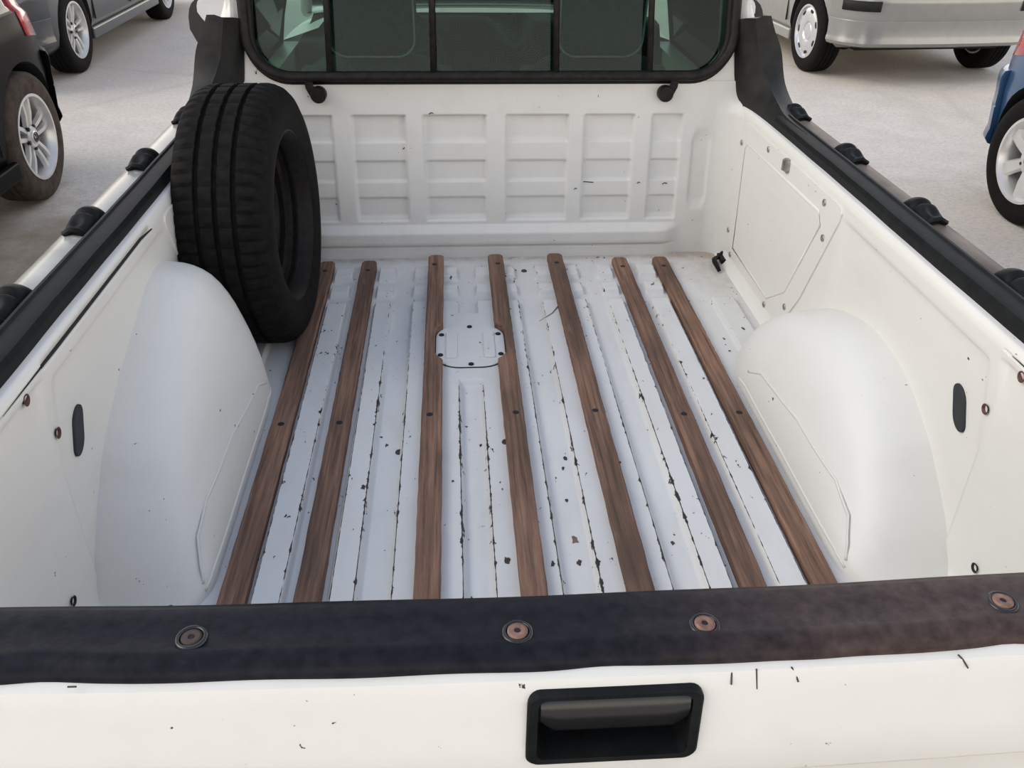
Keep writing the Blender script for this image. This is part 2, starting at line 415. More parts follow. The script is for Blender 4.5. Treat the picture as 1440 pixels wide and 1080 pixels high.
# side walls ------------------------------------------------------------------
def yc_line(z): return -1.262-(.375-z)*.34
def side_x(y, z, sgn=1):
    x = .655
    if z < .045: x -= .022*(1-z/.045)**2
    rec = 0
    if -1.30 < y < -.05 and z < .385:
        yl = yc_line(z); r = .03
        rec = max(rec, .004*sst(yl, yl+.012, y)*(1-sst(.370, .380, z))*(1-sst(-.74, -.72, y)))
    yl = yc_line(z)-.028
    rec = max(rec, .005*(1-sst(yl-.012, yl, y))*(1-sst(.385, .395, z-.05*max(0, 0))))
    # shallow upright pressing at the rear
    t = abs(y+1.55-(.375-z)*-.1)/.06; zz = max(0, z-.19)/.06
    rec = rec-.004*(1-sst(.9, 1.05, math.hypot(t, zz)))
    gw = .0030 if sgn < 0 and -1.275 < y < -.785 else .0018
    gap = (1-sst(gw, gw+.0008, abs(z-.4035)))*(sst(-1.40, -1.39, y)*(1-sst(-.79, -.78, y)) if sgn < 0 else (1-sst(-1.295, -1.285, y)))
    x += rec+.012*gap
    x += .004*sst(.40, .42, z)
    return x
sy = samples(-1.74, .03, .02, (-1.262, -1.30, -1.61, -1.49, -.785, -1.395, -1.275), (-.006, 0, .006))
sz = samples(0, .4165, .014, (.4035,), (-.0039, -.0031, -.0026, -.0017, 0, .0017, .0026, .0031, .0039)); sz = sorted(set(sz+[.370, .375, .380, .385, .39, .395]))
for sgn in (-1, 1):
    o = tp(MB().grid([[(sgn*side_x(y, z, sgn), y, z) for z in sz]+[(sgn*.664, y, .4185), (sgn*.705, y, .4190)] for y in sy]).build('side_wall', 'white', None, True))
    o['label'] = 'stamped white inner side wall of the bed'
    xw = lambda y, z: sgn*side_x(y, z, sgn)
    ga, gb, gr_ = (-.785, -1.275, .0026) if sgn < 0 else (-1.30, -1.72, .0010)
    MB().tube([(xw(y, .4035)-sgn*.0105, y, .4035) for y in (ga, ga+(gb-ga)*.1, ga+(gb-ga)*.9, gb)], [gr_*.5, gr_, gr_, gr_*.8], 6).build('panel_gap', 'dark', o)
    if sgn < 0: MB().tube([(xw(y, .4035)-sgn*.0110, y, .4035) for y in (-1.27, -1.39)], [.0012, .0004], 6).build('panel_gap', 'dark', o)
    # oval rubber plug
    pl = [(y-(.27-z)*.5, z) for y, z in rrect(-1.226-.0175, -1.226+.0175, .238, .302, .0174, 8)]
    MB().prism(pl, xw(-1.226, .27)-sgn*.004, xw(-1.226, .27)+sgn*.006).build('slot_plug', 'plug', o, bevel=.0015)
    for y, z, r_ in ((-1.333, .390, .0085), (-1.289, .309, .0085), (-1.383, .088, .008)):
        MB().lathe([(xw(y, z)-sgn*.003, r_), (xw(y, z)-sgn*.003, r_*.72), (xw(y, z)+sgn*.003, r_*.6), (xw(y, z)+sgn*.003, .0001)], 14, 'x', False, (0, y, z)).build('rusty_bolt_hole', 'redrust' if z > .1 else 'dark', o, True)
    # access panel
    hp = [(-.035, .028), (-.43, .020), (-.462, .026), (-.53, .066), (-.585, .14)]
    hp += [(-.700, .365), (-.705, .385), (-.698, .396), (-.68, .398), (-.07, .393), (-.04, .385), (-.026, .36)]
    x0 = .655
    ap = tp(MB().prism(hp, sgn*(x0-.0035), sgn*(x0+.002)).build('access_panel', 'white', None, bevel=.0015))
    # pressed field inside the panel
    ip = [(-.10, .06), (-.40, .055), (-.50, .12), (-.62, .33), (-.60, .352), (-.09, .345), (-.075, .33)]
    MB().tube([(sgn*(x0-.0035), y, z) for y, z in ip], .0042, 8, True, flat=(1, .45)).build('pressed_bead', 'white', ap, True)
    for y, z in ((-.045, .335), (-.25, .378), (-.619, .378), (-.645, .311), (-.520, .090), (-.395, .034), (-.088, .036), (-.042, .09)):
        MB().lathe([(sgn*(x0-.002), .0075), (sgn*(x0-.0062), .0072), (sgn*(x0-.0068), .005), (sgn*(x0-.0045), .003), (sgn*(x0-.0045), .0001)], 12, 'x', False, (0, y, z)).build('panel_screw', 'steel', ap, True)
    # latch
    b = MB().prism(rrect(-.402, -.368, .366, .396, .008, 3), sgn*(x0-.009), sgn*(x0)).box((sgn*(x0-.011), -.378, .381), (.006, .006, .026))
    b.build('panel_latch', 'steel', ap, bevel=.0015)
    # tie-down hook low on the wall
    hk = MB().tube([(sgn*.648, -.03, .016), (sgn*.630, -.05, .012), (sgn*.612, -.075, .016), (sgn*.606, -.10, .02), (sgn*.610, -.125, .012), (sgn*.614, -.13, .004)], [.006, .006, .007, .007, .006, .005], 8)
    hk.box((sgn*.638, -.055, .010), (.012, .05, .012))
    tp(hk.build('tie_down_hook', 'black', None, True, 40))

# wheel arches ----------------------------------------------------------------
def interp(tab, y):
    if y >= tab[0][0]: return tab[0][1]
    for (y0, v0), (y1, v1) in zip(tab, tab[1:]):
        if y1 <= y: return v0+(v1-v0)*(y-y0)/(y1-y0)
    return tab[-1][1]
def smooth_tab(tab, rad):
    return lambda y: sum(interp(tab, y+rad*k/4) for k in range(-4, 5))/9
ARCH = {   # height along the wall and inner edge on the floor; the left one is taller at the front
    -1: (smooth_tab([(-.615, 0), (-.64, .09), (-.665, .20), (-.69, .285), (-.73, .322), (-.80, .332), (-.86, .320), (-.926, .296), (-1.05, .252), (-1.157, .202), (-1.228, .147), (-1.298, .068), (-1.345, 0)], .018),
         smooth_tab([(-.60, .655), (-.63, .57), (-.67, .515), (-.72, .500), (-.80, .497), (-1.28, .496), (-1.33, .52), (-1.37, .60), (-1.40, .655)], .02)),
    1: (smooth_tab([(-.44, 0), (-.475, .020), (-.53, .062), (-.619, .126), (-.70, .178), (-.779, .213), (-.86, .236), (-.934, .246), (-1.02, .240), (-1.093, .219), (-1.201, .162), (-1.29, .088), (-1.336, .030), (-1.365, 0)], .03),
        smooth_tab([(-.42, .655), (-.50, .60), (-.57, .545), (-.63, .512), (-.68, .500), (-.80, .497), (-1.28, .497), (-1.33, .52), (-1.37, .60), (-1.40, .655)], .03))}
APR = [(0, 1), (.12, .996), (.25, .985), (.35, .968), (.44, .943), (.52, .908), (.60, .855), (.67, .79), (.73, .715), (.79, .62), (.85, .515), (.90, .41), (.94, .30), (.97, .18), (.99, .08), (1, -.02)]
def arch_x(sgn, y, z):
    Hf, Xf = ARCH[sgn]; q = z/max(1e-4, Hf(y))
    for (u0, b0), (u1, b1) in zip(APR, APR[1:]):
        if b1 <= q <= b0: return .664-(.664-Xf(y))*(u0+(u1-u0)*(q-b0)/(b1-b0))
    return Xf(y)
for sgn in (-1, 1):
    Hf, Xf = ARCH[sgn]; P = []
    for y in samples(-1.40, -.40 if sgn > 0 else -.58, .0125):
        H, xi = Hf(y), Xf(y); st = .004*sst(-1.185, -1.205, y)
        P.append([(sgn*(.664-(.664-xi)*u), y, H*b-(st if b > .35 else 0)-(.004 if H < .002 else 0)) for u, b in APR])
    o = tp(MB().grid(P).build('wheel_arch', 'white', None, True))
    o['label'] = 'rounded white wheel arch inside the bed'
    def bead(pts, r, nm):
        L = []
        for (y0, z0_), (y1, z1_) in zip(pts, pts[1:]):
            for k in range(5):
                t = k/5; y, z = y0+(y1-y0)*t, z0_+(z1_-z0_)*t; L.append((sgn*arch_x(sgn, y, z), y, z))
        MB().tube(L, r, 8, flat=(1, .6)).build(nm, 'white', o, True)
    bead([(-.74, .050), (-.80, .080), (-1.00, .100), (-1.17, .092), (-1.235, .070), (-1.27, .04), (-1.29, .015)], .0036, 'pressed_bead')
    bead([(-.70, .012), (-.75, .020), (-1.00, .022), (-1.26, .018), (-1.30, .008)], .003, 'seam_weld')

# rails, inner trim, rope hooks -----------------------------------------------
for sgn in (-1, 1):
    pr = [(.700, .30), (.700, .424), (.725, .4315), (.745, .4345), (.765, .4310), (.779, .421), (.786, .402), (.788, .36), (.788, .30)]
    tp(MB().prism([(sgn*x, z) for x, z in pr], -1.80, .30, 'y').build('bed_rail', 'rail' if sgn < 0 else 'railbrown', None, True, 50))  # right rail has a darker, browner colour than the left
    pr = [(.672, .415), (.671, .434), (.675, .4425), (.682, .4445), (.702, .4455), (.7055, .4485), (.710, .4485), (.7125, .444), (.7135, .434), (.724, .4335), (.728, .430), (.728, .416), (.68, .413)]
    yl = samples(-1.80, -.20, .05); P = []
    for y in yl:
        wv = .0007*math.sin(y*9+sgn)+.0003*math.sin(y*31)
        P.append([(sgn*(x+wv*(1 if x < .695 else .4)), y, z+wv*.4) for x, z in pr])
    m = MB(); m.grid(P, cv=True); m.F.append(tuple(range(len(pr)))); m.F.append(tuple((len(yl)-1)*len(pr)+i for i in range(len(pr))))
    tp(m.build('rail_trim', 'black', None, True, 28))
    # rope hook: a cupped knob with a curled rear lip
    for y0 in (-.152, -.493, -.836, -1.154, -1.50):
        P = []
        for i in range(23):
            u = -1+2*i/22; row = []
            for j in range(13):
                v = -1+2*j/12
                el = max(0, 1-abs(u)**2.6)*max(0, 1-abs(v)**2.4)
                h = .034*el**.55*(1-.30*math.exp(-((u-.10)/.09)**2))*(1+.12*u)
                h -= .012*math.exp(-(((u+.45)/.26)**2+((v-.15*sgn)/.45)**2))
                row.append((sgn*.742+v*.027*(1-.18*u*u), y0+u*.056, .4235+max(0, h)))
            P.append(row)
        m = MB(); m.grid(P)
        m.tube([(sgn*.724, y0-.046, .430), (sgn*.732, y0-.052, .442), (sgn*.745, y0-.054, .445), (sgn*.760, y0-.050, .436)], .005, 6)
        tp(m.build('rope_hook', 'black', None, True, 60))
    # corner trim sweeping up onto the cab pillar
    st = [((.671, -.36, .417), (.694, -.36, .4455), (.726, -.36, .432)), ((.670, -.22, .418), (.692, -.22, .4480), (.729, -.21, .434)),
          ((.667, -.10, .420), (.702, -.12, .456), (.752, -.12, .437)), ((.658, -.01, .432), (.700, -.045, .482), (.754, -.01, .478)),
          ((.640, .045, .474), (.680, .000, .535), (.738, .012, .555)), ((.632, .055, .55), (.668, .010, .59), (.716, .018, .60)), ((.624, .062, .622), (.658, .012, .632), (.700, .020, .637))]
    def cat(a, b, c, d, t):
        return tuple(.5*((2*b[i])+(-a[i]+c[i])*t+(2*a[i]-5*b[i]+4*c[i]-d[i])*t*t+(-a[i]+3*b[i]-3*c[i]+d[i])*t**3) for i in range(3))
    P = []
    for k in range(len(st)-1):
        for q in range(5 if k < len(st)-2 else 6):
            t = q/5; row = []
            for c in range(3):
                g4 = [st[max(0, min(len(st)-1, k+d))][c] for d in (-1, 0, 1, 2)]; row.append(Vector(cat(*g4, t)))
            a, r_, b = row
            n1 = Vector((0, .07, -.055)).lerp(Vector((0, 0, -.008)), 1-sst(-.15, 0, a.y))
            P.append([a+n1*.4, a, a.lerp(r_, .5)+Vector((0, -.004, .002)), r_.lerp(a, .12), r_, r_.lerp(b, .12), r_.lerp(b, .5)+Vector((0, -.004, .004)), b, b+n1*.4])
    P = [[Vector((sgn*p.x, p.y, p.z)) for p in row] for row in P]
    m = MB(); m.grid(P, cv=True); n = 9; m.F.append(tuple(range(n))); m.F.append(tuple((len(P)-1)*n+i for i in range(n)))
    tp(m.build('corner_trim', 'sail', None, True, 50))

# tailgate --------------------------------------------------------------------
def bow(x): return .0075*(x/.45)**2
def extr_x(prof, xs_, fn=None):
    P = [[(x, y+bow(x)+(fn(x, y, z)[0] if fn else 0), z+(fn(x, y, z)[1] if fn else 0)) for y, z in prof] for x in xs_]
    m = MB(); m.grid(P, cv=True); n = len(prof); m.F.append(tuple(range(n))); m.F.append(tuple((len(xs_)-1)*n+i for i in range(n))); return m
tx = samples(-.652, .652, .02)
prof = [(-1.746, .415), (-1.746, .01), (-1.755, -.03), (-1.815, -.05), (-1.832, -.02), (-1.834, .10), (-1.832, .29), (-1.838, .300), (-1.8385, .338), (-1.835, .347), (-1.829, .395), (-1.822, .412), (-1.806, .418)]
tg = tp(extr_x(prof, tx).build('tailgate', 'white', None, True, 30))
ctr = MB().prism(rrect(-.052, .0865, .3295, .4020, .010, 4), -1.90, -1.785, 'y').build('cutter', 'white', None); ctr.location.z = Z0
bo = tg.modifiers.new('cut', 'BOOLEAN'); bo.object = ctr; bo.operation = 'DIFFERENCE'; bo.solver = 'EXACT'
bpy.context.view_layer.update()
_m = bpy.data.meshes.new_from_object(tg.evaluated_get(bpy.context.evaluated_depsgraph_get())); tg.modifiers.clear(); tg.data = _m
_m.set_sharp_from_angle(angle=math.radians(30)); bpy.data.objects.remove(ctr)
cp = [(-1.741, .405), (-1.7375, .420), (-1.741, .4265), (-1.748, .4285), (-1.765, .4300), (-1.790, .4285), (-1.7945, .4305), (-1.804, .4300), (-1.811, .4260), (-1.8155, .4190), (-1.8150, .4130), (-1.800, .412), (-1.75, .405)]
def wob(x, y, z):
    e = sst(-1.79, -1.81, y)
    d = .0018*math.exp(-((x-.005)/.03)**2)+.002*math.exp(-((x-.36)/.02)**2)-.0015*math.exp(-((x-.19)/.03)**2)+.0006*math.sin(x*40)+.002*math.exp(-((x+.45)/.03)**2)
    return (e*d, -e*d*.8+.0006*math.sin(x*23))
tcap = tp(extr_x(cp, samples(-.655, .655, .012), wob).build('tailgate_cap', 'cap', None, True, 60))
for x, y, m1, dz in ((-.335, -1.778, 'chip', -.0012), (-.062, -1.785, 'rust', 0), (.099, -1.785, 'rust', 0), (.371, -1.774, 'rust', 0)):
    z = .4295+dz; y += bow(x)*.3
    MB().lathe([(.4285, .0135), (.4303, .0130), (.4308, .0105), (.4290, .0098)], 24, 'z', False, (x, y, 0)).build('washer_cup', 'gloss', tcap, True)
    MB().lathe([(z-.002, .0090), (z+.0014, .0088), (z+.0022, .0074)], 20, 'z', False, (x, y, 0)).build('screw', m1, tcap, True)
    MB().lathe([(z+.0020, .0074), (z+.0024, .0070), (z+.0024, .0032), (z+.0012, .0026), (z+.0012, .0001)], 20, 'z', False, (x, y, 0)).build('screw_face', m1, tcap, True, 30)
    MB().lathe([(z+.0010, .0028), (z+.0016, .0027), (z+.0016, .0001)], 6, 'z', False, (x, y, 0)).build('screw_socket', 'dark', tcap)
# handle: frame, recess and flap
def fy(z): return -1.836 if z < .345 else -1.836+.007*(z-.345)/.05
hx0, hx1, hz0, hz1 = -.0570, .0905, .327, .4045
fr = MB()
o_, i_ = rrect(hx0, hx1, hz0, hz1, .011, 5), rrect(hx0+.009, hx1-.009, hz0+.006, hz1-.006, .008, 5)
def hz(p, d): return (p[0]+(p[1]-.365)*.02, fy(p[1])+bow(p[0])-d, p[1])
rings = [[hz(p, -.004) for p in o_], [hz(p, .004) for p in o_], [hz(((a[0]*.8+b[0]*.2), (a[1]*.8+b[1]*.2)), .0055) for a, b in zip(o_, i_)], [hz(p, .0045) for p in i_], [hz(p, -.034) for p in i_]]
fr.grid(rings, cv=True)
hd = tp(fr.build('tailgate_handle', 'black', None, True, 40))
ir = MB(); n = len(i_); ir.add([hz(p, -.033) for p in i_], [tuple(range(n))]); ir.build('handle_recess', 'gloss', hd)
P = []
for i in range(21):
    x = hx0+.011+(hx1-hx0-.022)*i/20; k = abs(i-10)/10; low = .040-.014*sst(.82, 1, k)
    P.append([(x+.0006, fy(.39)-d+bow(x), hz1-.007-low*t) for t, d in ((0, -.002), (.1, .0035), (.45, .0055), (.85, .0042), (1, .0005), (1, -.006))])
MB().grid(P).build('handle_flap', 'gloss', hd, True, 60)
# scratches on the paint under the cap
for pts in ([(.115, .411), (.1145, .402)], [(.136, .413), (.137, .396)], [(.166, .413), (.170, .407), (.172, .401)], [(.213, .396), (.216, .393)], [(.311, .416), (.316, .411), (.320, .405)], [(-.425, .419), (-.418, .419)]):
    MB().tube([(x, fy(z)-.0022+bow(x)+(.007 if z > .405 else .003), z) for x, z in pts], .0008, 5, flat=(1, 1)).build('scratch', 'chip', tg)

# cab -------------------------------------------------------------------------
def wy(z): return .050+.22*max(0, z-.45)          # plane of the rear window
WZ0, WZ1, WX = .478, .90, .618
inner = rrect(-WX+.004, WX-.004, WZ0+.004, WZ1+.015, .095, 10)
outer = []
for x, z in inner:
    dx, dz = x, z-.69; k = min((.668/abs(dx)) if dx else 9, ((.69-.415)/-dz if dz < 0 else (.985-.69)/dz) if dz else 9)
    outer.append((dx*k, .69+dz*k))
rg = [[(x, wy(z)+.03, z) for x, z in inner], [(x, wy(z), z) for x, z in inner], [((x*.8+X*.2), wy(z*.8+Z*.2)-.004, (z*.8+Z*.2)) for (x, z), (X, Z) in zip(inner, outer)], [(X, wy(Z), Z) for X, Z in outer]]
cb = tp(MB().grid(rg, cv=True).build('cab_rear_panel', 'white', None, True, 40))
sw = rrect(-WX, WX, WZ0, WZ1+.02, .10, 12)
gl_ = rrect(-WX+.012, WX-.012, WZ0+.01, WZ1+.01, .095, 10)
tp(MB().tube([(x, wy(z)-.006, z+.003) for x, z in sw], .0175, 10, True, flat=(1, .75)).build('window_seal', 'frame', None, True))
m = MB(); n = len(gl_); m.add([(x, wy(z)+.008, z) for x, z in gl_]+[(x, wy(z)+.012, z) for x, z in gl_], [tuple(range(n)), tuple(range(2*n-1, n-1, -1))]+[(i, (i+1) % n, n+(i+1) % n, n+i) for i in range(n)])
tp(m.build('rear_window', 'glass', None))
gf = rrect(-WX-.004, WX+.004, WZ0+.006, WZ1+.02, .105, 12)
gd = tp(MB().tube([(x, wy(z)-.026, z+.004) for x, z in gf], .0125, 10, True).build('window_guard', 'bars', None, True))
for x in (-.418, -.155, .161, .405):
    MB().tube([(x, wy(WZ0)-.026, WZ0+.006), (x*.985, wy(WZ1+.02)-.026, WZ1+.024)], .0082, 8).build('guard_bar', 'bars', gd, True)
for sgn in (-1, 1):
    b = MB()
    x = sgn*.470
    b.tube([(x+sgn*.006, wy(.48)-.022, .485), (x+sgn*.003, wy(.46)-.018, .462), (x-sgn*.006, wy(.45)-.014, .445), (x-sgn*.018, wy(.44)-.012, .440)], [.010, .011, .013, .012], 8, flat=(.6, 1))
    b.lathe([(.020, .0001), (.020, .019), (.026, .0205), (.045, .0205), (.052, .019)], 18, 'y', False, (x-sgn*.018, 0, .443))
    b.build('guard_bracket', 'bars', gd, True, 50)
# pillars, roof, doors, bonnet
for sgn in (-1, 1):
    P = []
    for k in range(9):
        z = .36+(.985-.36)*k/8; d = wy(z); xo = .772-.075*sst(.42, .65, z)-.17*sst(.5, 1.0, z)*.6; xi = .640-.02*sst(.5, 1, z)
        P.append([(sgn*xi, d+.0, z), (sgn*(xi+.02), d-.010, z), (sgn*(xo-.015), d+.0, z), (sgn*xo, d+.03, z), (sgn*xo, d+.18, z), (sgn*xi, d+.18, z)])
    m = MB(); m.grid(P, cv=True); m.F += [tuple(range(6)), tuple(8*6+i for i in range(6))]
    tp(m.build('cab_pillar', 'white', None, True, 40))
    # side of the bed outside
    m = MB(); P = []
    for k in range(36):
        y = .30-2.12*k/35; zb = -.22
        dd = abs(y+.925); zb = max(zb, math.sqrt(max(0, .36**2-dd*dd))-.34)
        P.append([(sgn*.788, y, .36), (sgn*.806, y, .26), (sgn*.812, y, .12), (sgn*.808, y, max(zb, 0)), (sgn*.80, y, zb), (sgn*.70, y, zb)])
    tp(m.grid(P).build('bed_outer_panel', 'white', None, True, 40))
    # door
    m = MB(); P = []
    for k in range(16):
        y = .30+1.05*k/15
        P.append([(sgn*.70, y, .335), (sgn*.785, y, .335), (sgn*.812, y, .20), (sgn*.818, y, .02), (sgn*.80, y, -.30), (sgn*.70, y, -.30)])
    m.grid(P, cv=True); dr = tp(m.build('door', 'white', None, True, 40))
    P = []
    f1, f2 = [], []
    for y, z in ((.30, .335), (1.34, .335), (1.10, .62), (.86, .90), (.36, .90)):
        xo = .775-.20*(z-.335)/.565; f1.append((sgn*xo, y, z))
    tubep = f1+[f1[0]]
    MB().tube(tubep, .020, 8, flat=(1, .8)).build('door_window_frame', 'black', dr, True)
    m = MB(); m.add([(p[0]-sgn*.003, p[1], p[2]) for p in f1]+[(p[0]-sgn*.007, p[1], p[2]) for p in f1], [(0, 1, 2, 3, 4), (9, 8, 7, 6, 5), (0, 1, 6, 5), (1, 2, 7, 6), (2, 3, 8, 7), (3, 4, 9, 8), (4, 0, 5, 9)])
    m.build('door_window', 'glass', dr)
    MB().box((sgn*.824, .42, .18), (.022, .17, .035)).build('door_handle', 'black', dr, bevel=.008)
    # door mirror
    P = []
    for k in range(10):
        t = k/9; y = 1.02+.15*t; s = math.cos(t*1.25)**.6
        row = []
        for j in range(24):
            a = 2*PI*j/24; cx_, cz_ = math.cos(a), math.sin(a)
            ex, ez = math.copysign(abs(cx_)**.6, cx_)*.105*s, math.copysign(abs(cz_)**.75, cz_)*.095*s
            row.append((sgn*(.915+ex*(1-.45*(ez < 0)*(-ez/.11))), y, .435+ez*1.15))
        P.append(row)
    m = MB(); m.grid(P, cv=True); m.F.append(tuple(9*24+i for i in range(24))); m.F.append(tuple(range(24)))
    dm = tp(m.build('door_mirror', 'gloss', None, True, 50))
    n = 24; m = MB(); V = [(.915*sgn+(p[0]-.915*sgn)*.70-sgn*.004, 1.018, 0.492+(p[2]-.435)*.5) for p in P[0]]
    m.add(V, [tuple(range(n))]); m.build('mirror_glass', 'mirror', dm)
    MB().tube([(sgn*.78, 1.12, .36), (sgn*.86, 1.10, .38)], .022, 8).build('mirror_arm', 'gloss', dm, True)
# roof, windscreen, bonnet, dashboard
P = []
for k in range(13):
    t = k/12; y = wy(.985)+.98*t; row = []
    for j in range(15):
        s = -1+2*j/14; row.append((s*.60, y, .985+.035*(1-s*s)*math.sin(PI*(.15+.75*t))-.03*sst(.8, 1, t)-.03*abs(s)**6))
    P.append(row)
m = MB(); m.grid(P); rf = tp(m.build('cab_roof', 'white', None, True)); sm = rf.modifiers.new('solid', 'SOLIDIFY'); sm.thickness = .03; sm.offset = -1
ws = [(-.56, wy(.985)+.98, .95), (.56, wy(.985)+.98, .95), (.70, 1.78, .40), (-.70, 1.78, .40)]
m = MB(); m.add(ws+[(x, y+.003, z+.004) for x, y, z in ws], [(0, 1, 2, 3), (7, 6, 5, 4), (0, 1, 5, 4), (1, 2, 6, 5), (2, 3, 7, 6), (3, 0, 4, 7)]); tp(m.build('windscreen', 'glass', None))
for sgn in (-1, 1):
    tp(MB().tube([(sgn*.58, wy(.985)+.97, .955), (sgn*.725, 1.78, .38)], .030, 8, flat=(1, .8)).build('windscreen_pillar', 'white', None, True))
    m = MB(); P = []
    for k in range(20):
        y = 1.35+1.15*k/19; dd = abs(y-1.86); zb = max(-.28, math.sqrt(max(0, .35**2-dd*dd))-.34)
        P.append([(sgn*.62, y, .385-.10*(k/19)**2), (sgn*.76, y, .34-.10*(k/19)**2), (sgn*.815, y, .20-.06*(k/19)**2), (sgn*.82, y, .03), (sgn*.80, y, zb), (sgn*.70, y, zb)])
    tp(m.grid(P).build('front_wing', 'white', None, True, 50))
P = [[(s/8*.72, 1.72+.80*k/10, .395+.02*(1-(s/8)**2)-.13*(k/10)**2.2-.02*abs(s/8)**4) for s in range(-8, 9)] for k in range(11)]
tp(MB().grid(P).build('bonnet', 'white', None, True))
P = [[(s/8*.80, 2.50+.10*math.cos(PI/2*s/8), z) for s in range(-8, 9)] for z in (-.36, -.25, -.05, .05)]
tp(MB().grid(P).build('front_bumper', 'sail', None, True))
P = [[(s/8*.80, -1.86-.05*math.cos(PI/2*s/8), z) for s in range(-8, 9)] for z in (-.28, -.24, -.12, -.08)]
tp(MB().grid(P).build('rear_bumper', 'sail', None, True))
# dashboard: instrument hood on the driver's side, lower shelf on the passenger's side
P = []
for i in range(41):
    x = -.69+1.38*i/40
    top = .345+.085*sst(-.62, -.45, x)*(1-sst(.04, .13, x))+.07*sst(.175, .20, x)-.03*sst(.0, .12, x)*(1-sst(.14, .19, x))
    P.append([(x, 1.18, .05), (x, 1.16, .20), (x, 1.20, top-.05), (x, 1.24, top), (x, 1.32, top+.005), (x, 1.62, top-.02 if x > .15 else .36), (x, 1.75, .38), (x, 1.75, .0)])
m = MB(); m.grid(P, cv=True); m.F += [tuple(range(8)), tuple(40*8+i for i in range(8))]
tp(m.build('dashboard', 'dash', None, True, 50))
swl = MB()
cR = Matrix.Rotation(math.radians(62), 3, 'X')
swl.tube([Vector((-.33, .98, .33))+cR @ Vector((.185*math.cos(2*PI*k/32), .185*math.sin(2*PI*k/32), 0)) for k in range(32)], .014, 8, True)
for a in (.3, PI-.3, -PI/2): swl.tube([Vector((-.33, .985, .325)), Vector((-.33, .98, .33))+cR @ Vector((.18*math.cos(a), .18*math.sin(a), 0))], .014, 6)
swl.lathe([(-.03, .05), (.0, .055), (.02, .04), (.02, .0001)], 16, 'y', False, (-.33, .985, .325))
tp(swl.build('steering_wheel', 'dash', None, True, 50))
def cushion(name, c, d, mat, parent, rot=None, pw=.35):
    m = MB(); P = []
    for i in range(13):
        a = -PI/2+PI*i/12; row = []
        for j in range(24):
            b = 2*PI*j/24
            f = lambda v: math.copysign(abs(v)**pw, v)
            v = Vector((d[0]/2*f(math.cos(a))*f(math.cos(b)), d[1]/2*f(math.cos(a))*f(math.sin(b)), d[2]/2*f(math.sin(a))))
            if rot: v = rot @ v
            row.append(v+Vector(c))
        P.append(row)
    m.grid(P, cv=True); return m.build(name, mat, parent, True)
for sx_ in (-.335, .325):
    R_ = Matrix.Rotation(math.radians(-14), 3, 'X')
    bk = cushion('seat', (sx_, .47, .19), (.44, .17, .56), 'seat', None, Matrix.Rotation(math.radians(14), 3, 'X'), .45); tp(bk)
    cushion('seat_wing', (sx_-.19, .48, .19), (.09, .19, .46), 'seatside', bk, Matrix.Rotation(math.radians(14), 3, 'X'))
    cushion('seat_wing', (sx_+.19, .48, .19), (.09, .19, .46), 'seatside', bk, Matrix.Rotation(math.radians(14), 3, 'X'))
    cushion('headrest', (sx_, .395, .60), (.26, .11, .28), 'seat', bk, Matrix.Rotation(math.radians(10), 3, 'X'), .5)
    MB().tube([(sx_+x*1.0, .345-(z-.60)*.17, z) for x, z in rrect(-.122, .122, .47, .735, .05, 6)], .0035, 6, True).build('piping', 'clear', bk, True)
    for q in (-.06, .06): MB().tube([(sx_+q, .40, .48), (sx_+q, .39, .56)], .006, 6).build('headrest_post', 'steel', bk, True)
    cushion('seat_cushion', (sx_, .78, -.02), (.48, .52, .18), 'seat', bk)
cushion('centre_console', (0, .85, -.02), (.16, .8, .22), 'dash', None); tp(bpy.data.objects['centre_console'])
tp(MB().box((0, .75, -.16), (1.38, 1.25, .06)).build('cab_floor', 'dash', None))
tp(MB().box((0, .10, .18), (1.30, .05, .55)).build('cab_bulkhead', 'dash', None))
tp(MB().box((0, -.3, -.14), (1.2, 3.9, .14)).build('chassis', 'liner', None, bevel=.02))

